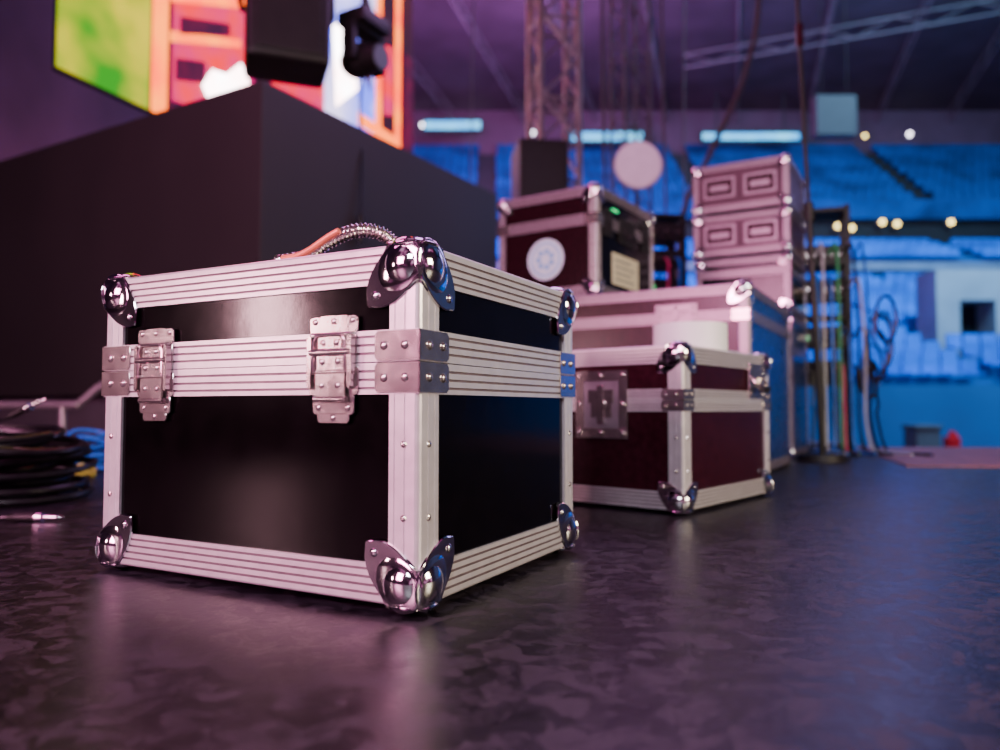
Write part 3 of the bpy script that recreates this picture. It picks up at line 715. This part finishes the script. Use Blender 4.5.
for k in range(6):
    x0 = .92+.035*k; x1 = x0+random.uniform(-.012, .012); m = (M_REDCAB, M_RUBBER, M_RUBBER, M_REDCAB, M_RUBBER, M_BLUECAB)[k]
    bm = bmesh.new(); tube(bm, catmull([(x0, 4.60, 1.33-.17*(k % 2)), (x0+.01, 4.55, 1.28-.17*(k % 2)), (x1, 4.54, .9), (x1+.005, 4.53, .4), (x1+.01, 4.50, .012), (x1+.02, 4.4, .009)], 7), .008, 6)
    tag(mk('patch_cable', bm, m, None, True), {M_REDCAB: 'magenta', M_RUBBER: 'black', M_BLUECAB: 'blue'}[m]+' cable running down the dark equipment rack', 'cable', 'equipment rack cables')
cm = [M_RUBBER, M_BLUECAB, M_RUBBER, M_WHITECAB, M_RUBBER, M_BLUECAB, M_RUBBER, M_GREENCAB, M_REDCAB, M_RUBBER, M_BLUECAB, M_RUBBER, M_RUBBER, M_WHITECAB, M_RUBBER, M_BLUECAB, M_RUBBER]
cn = {M_RUBBER: 'black', M_BLUECAB: 'blue', M_WHITECAB: 'white', M_GREENCAB: 'green', M_REDCAB: 'magenta'}
for i, m in enumerate(cm):
    x = 1.60+.0165*i; z = (.42, .86, .6, 1.03)[i % 4]; y = 3.82-.012*(i % 3)
    out = random.uniform(-.02, .03)+(i-8)*.006
    pts = [(x, 3.86, z), (x+out*.2, y-.03, z+.02), (x+out*.5, y-.05, z*.6), (x+out*.4, y-.05, .2), (x+out*.8, y-.07, .03), (x+out*1.2, y-.14, .014), (x+out*1.9, y-.22-random.random()*.12, .014)]
    bm = bmesh.new(); tube(bm, catmull(pts, 7), .0074, 6)
    tag(mk('patch_cable', bm, m, None, True), cn[m]+' cable plugged into the patch rack and trailing to the floor', 'cable', 'patch rack cables')
for i in range(6):
    cx, cz, R = 1.90+i*.008, .38+.06*i, .09+.014*(i % 4)
    bm = bmesh.new(); tube(bm, [(cx+R*.5*math.cos(a), 3.84-.020*i, cz+R*math.sin(a)*1.1) for a in [k*2*math.pi/30 for k in range(30)]], .008, 6, 0, True)
    tag(mk('coiled_cable', bm, M_BLUECAB if i in (1, 4) else M_RUBBER, None, True), ('blue' if i in (1, 4) else 'black')+' cable loop hung on the patch rack', 'cable', 'patch rack cables')

# ------------------------------------------------------------------ left floor cables
def coil(name, cx, cy, R, turns, r, h, m, lab, squash=0.85):
    pts = []; n = turns*22
    for k in range(n):
        a = k*2*math.pi/22; t = k/n
        rr = R*(0.80+0.20*math.sin(t*turns*1.9)+.05*math.sin(a*2.3+t*9))
        z = r+ h*t*(0.9+.12*math.sin(a+t*13))+.004*math.sin(a*3)
        pts.append((cx+rr*math.cos(a)+.02*math.sin(t*17), cy+rr*squash*math.sin(a), max(r, z)))
    bm = bmesh.new(); tube(bm, pts, r, 8); return tag(mk(name, bm, m, None, True), lab, 'cable')
coil('coiled_cable', -1.33, 1.91, .255, 24, .0088, .175, M_RUBBER, 'heap of coiled black audio cable on the floor')
coil('coiled_cable', -1.46, 2.70, .09, 8, .007, .15, M_BLUECAB, 'small bundle of bright blue cable on the floor')
coil('coiled_cable', -1.38, 2.48, .035, 4, .005, .04, M_YELCAB, 'small yellow cable coil on the floor')

def jack(pos, d, lab, s=1.0):
    o = empty('jack_plug', pos, 0, lab, 'jack plug'); d = V(d).normalized()*s
    bm = bmesh.new(); cyl(bm, (0, 0, 0), d*.012, .0045*s, 10, 0, .0065*s); cyl(bm, d*.012, d*.045, .0072*s, 14); mk('plug_sleeve', bm, M_BLACK, o, True)
    bm = bmesh.new(); cyl(bm, d*.045, d*.056, .0080*s, 14); cyl(bm, d*.056, d*.078, .0036*s, 10); cyl(bm, d*.078, d*.082, .0024*s, 10, 0, .0036*s); cyl(bm, d*.082, d*.090, .0036*s, 10, 0, .001); mk('plug_tip', bm, M_CHROME, o, True)
    return o
jack((-1.00, 1.53, .0100), (1, .02, 0), 'black and silver audio jack plug lying on the floor', 1.25)
bm = bmesh.new(); tube(bm, catmull([(-1.00, 1.53, .0095), (-1.08, 1.53, .0075), (-1.2, 1.55, .0055), (-1.35, 1.58, .0055)], 8), .0048, 8)
tag(mk('audio_cable', bm, M_RUBBER, None, True), 'thin black cable leading to a jack plug', 'cable')
jack((-1.26, 1.91, .206), (.9, -.1, .42), 'silver audio jack plug sticking up from the cable heap', 1.3)
bm = bmesh.new(); tube(bm, catmull([(-1.26, 1.91, .206), (-1.32, 1.92, .194), (-1.40, 1.94, .19), (-1.48, 1.90, .19)], 8), .0045, 8)
tag(mk('audio_cable', bm, M_RUBBER, None, True), 'thin cable leading to an upright jack plug', 'cable')

o = empty('metal_rail', (-2.3, 3.45, 0), 0, 'low bent silver tube rail near the riser', 'rail')
bm = bmesh.new(); tube(bm, catmull([(-.9, .12, .245), (-.3, .05, .245), (.30, 0, .245), (.36, 0, .255), (.44, 0, .32), (.50, 0, .35), (.62, 0, .352)], 6), .019, 12)
mk('rail_tube', bm, M_ALU2, o, True)
for x, y, z in ((.28, 0, .24), (-.7, .1, .24), (.60, 0, .35)):
    bm = bmesh.new(); cyl(bm, (x, y, z), (x+.01, y, 0), .016, 10); mk('rail_leg', bm, M_ALU2, o, True)

# ------------------------------------------------------------------ lights
def area(name, loc, tgt, size, power, col, sy=None):
    l = bpy.data.lights.new(name, 'AREA'); l.energy = power; l.color = col; l.size = size
    if sy: l.shape = 'RECTANGLE'; l.size_y = sy
    o = bpy.data.objects.new(name, l); o.location = loc
    o.rotation_euler = (V(tgt)-V(loc)).to_track_quat('-Z', 'Y').to_euler(); COL.objects.link(o); return o
def point(name, loc, power, col, r=.5):
    l = bpy.data.lights.new(name, 'POINT'); l.energy = power; l.color = col; l.shadow_soft_size = r
    o = bpy.data.objects.new(name, l); o.location = loc; COL.objects.link(o)
area('stage_wash_pink', (-2.2, -1.2, 1.3), (-.3, 1.0, .3), 1.2, 160, (1.0, .33, .60))
area('roll_fill_white', (-.5, -1.7, 2.0), (.5, 2.0, .40), .8, 70, (.92, .88, 1.0))  # added unseen fill light that brightens the tape roll
area('stage_wash_warm', (2.6, -.1, 1.2), (.1, 1.1, .3), .9, 90, (1.0, .84, .58))
area('lid_reflection_light', (-3.2, .03, .70), (-.28, .95, .35), .22, 22, (1.0, .50, .58), .36)  # added unseen light, placed to make the reflection in the lid panel
area('overhead_violet', (0.6, 4.6, 4.0), (0.6, 2.4, 0), 2.0, 50, (.85, .38, 1.0))
area('magenta_back', (-2.6, 2.6, 4.2), (-.3, 1.2, 0), 1.4, 45, (1.0, .16, .60))
area('blue_side', (3.4, 7.5, 3.0), (1.4, 3.2, .2), 1.6, 30, (.45, .38, 1.0))
area('arena_blue', (16, 14, 16), (18, 28, 3), 8, 8000, (.32, .68, 1.0))
area('arena_blue_upper', (16, 26, 17), (24, 44, 13), 6, 1100, (.32, .70, 1.0))
area('haze_purple', (-1, 26, 12), (0, 48, 17), 8, 5000, (.98, .26, .9))  # added unseen light on the back wall, stands in for purple haze
area('haze_purple_low', (-6, 18, 2), (-11, 34, 12), 5, 900, (.95, .22, .45))
point('ceiling_purple', (4, 33, 14), 1600, (.88, .33, .85), 2)

w = bpy.data.worlds.new('world'); w.use_nodes = True; bpy.context.scene.world = w
N, L = w.node_tree.nodes, w.node_tree.links
tc = N.new('ShaderNodeTexCoord'); no = N.new('ShaderNodeTexNoise'); no.inputs['Scale'].default_value = 3.2; no.inputs['Detail'].default_value = 1
L.new(tc.outputs['Generated'], no.inputs['Vector'])
r = N.new('ShaderNodeValToRGB'); e = r.color_ramp.elements
e[0].position = .50; e[0].color = (.030, .010, .026, 1); e[1].position = .74; e[1].color = (1.0, .55, .80, 1)  # made-up bright pink patches, unseen, for chrome and laminate to reflect
x = e.new(.60); x.color = (.32, .05, .20, 1)
L.new(no.outputs['Fac'], r.inputs['Fac']); L.new(r.outputs['Color'], N['Background'].inputs['Color'])
N['Background'].inputs['Strength'].default_value = 0.8

cam = bpy.data.cameras.new('camera'); co = bpy.data.objects.new('camera', cam); COL.objects.link(co)
co.location = (0, 0, 0.2327); co.rotation_euler = (math.radians(92.5), 0, 0)
cam.lens = 26.9; cam.sensor_width = 36; cam.clip_start = 0.01; cam.clip_end = 200
cam.dof.use_dof = True; cam.dof.focus_distance = 0.96; cam.dof.aperture_fstop = 2.5
bpy.context.scene.camera = co
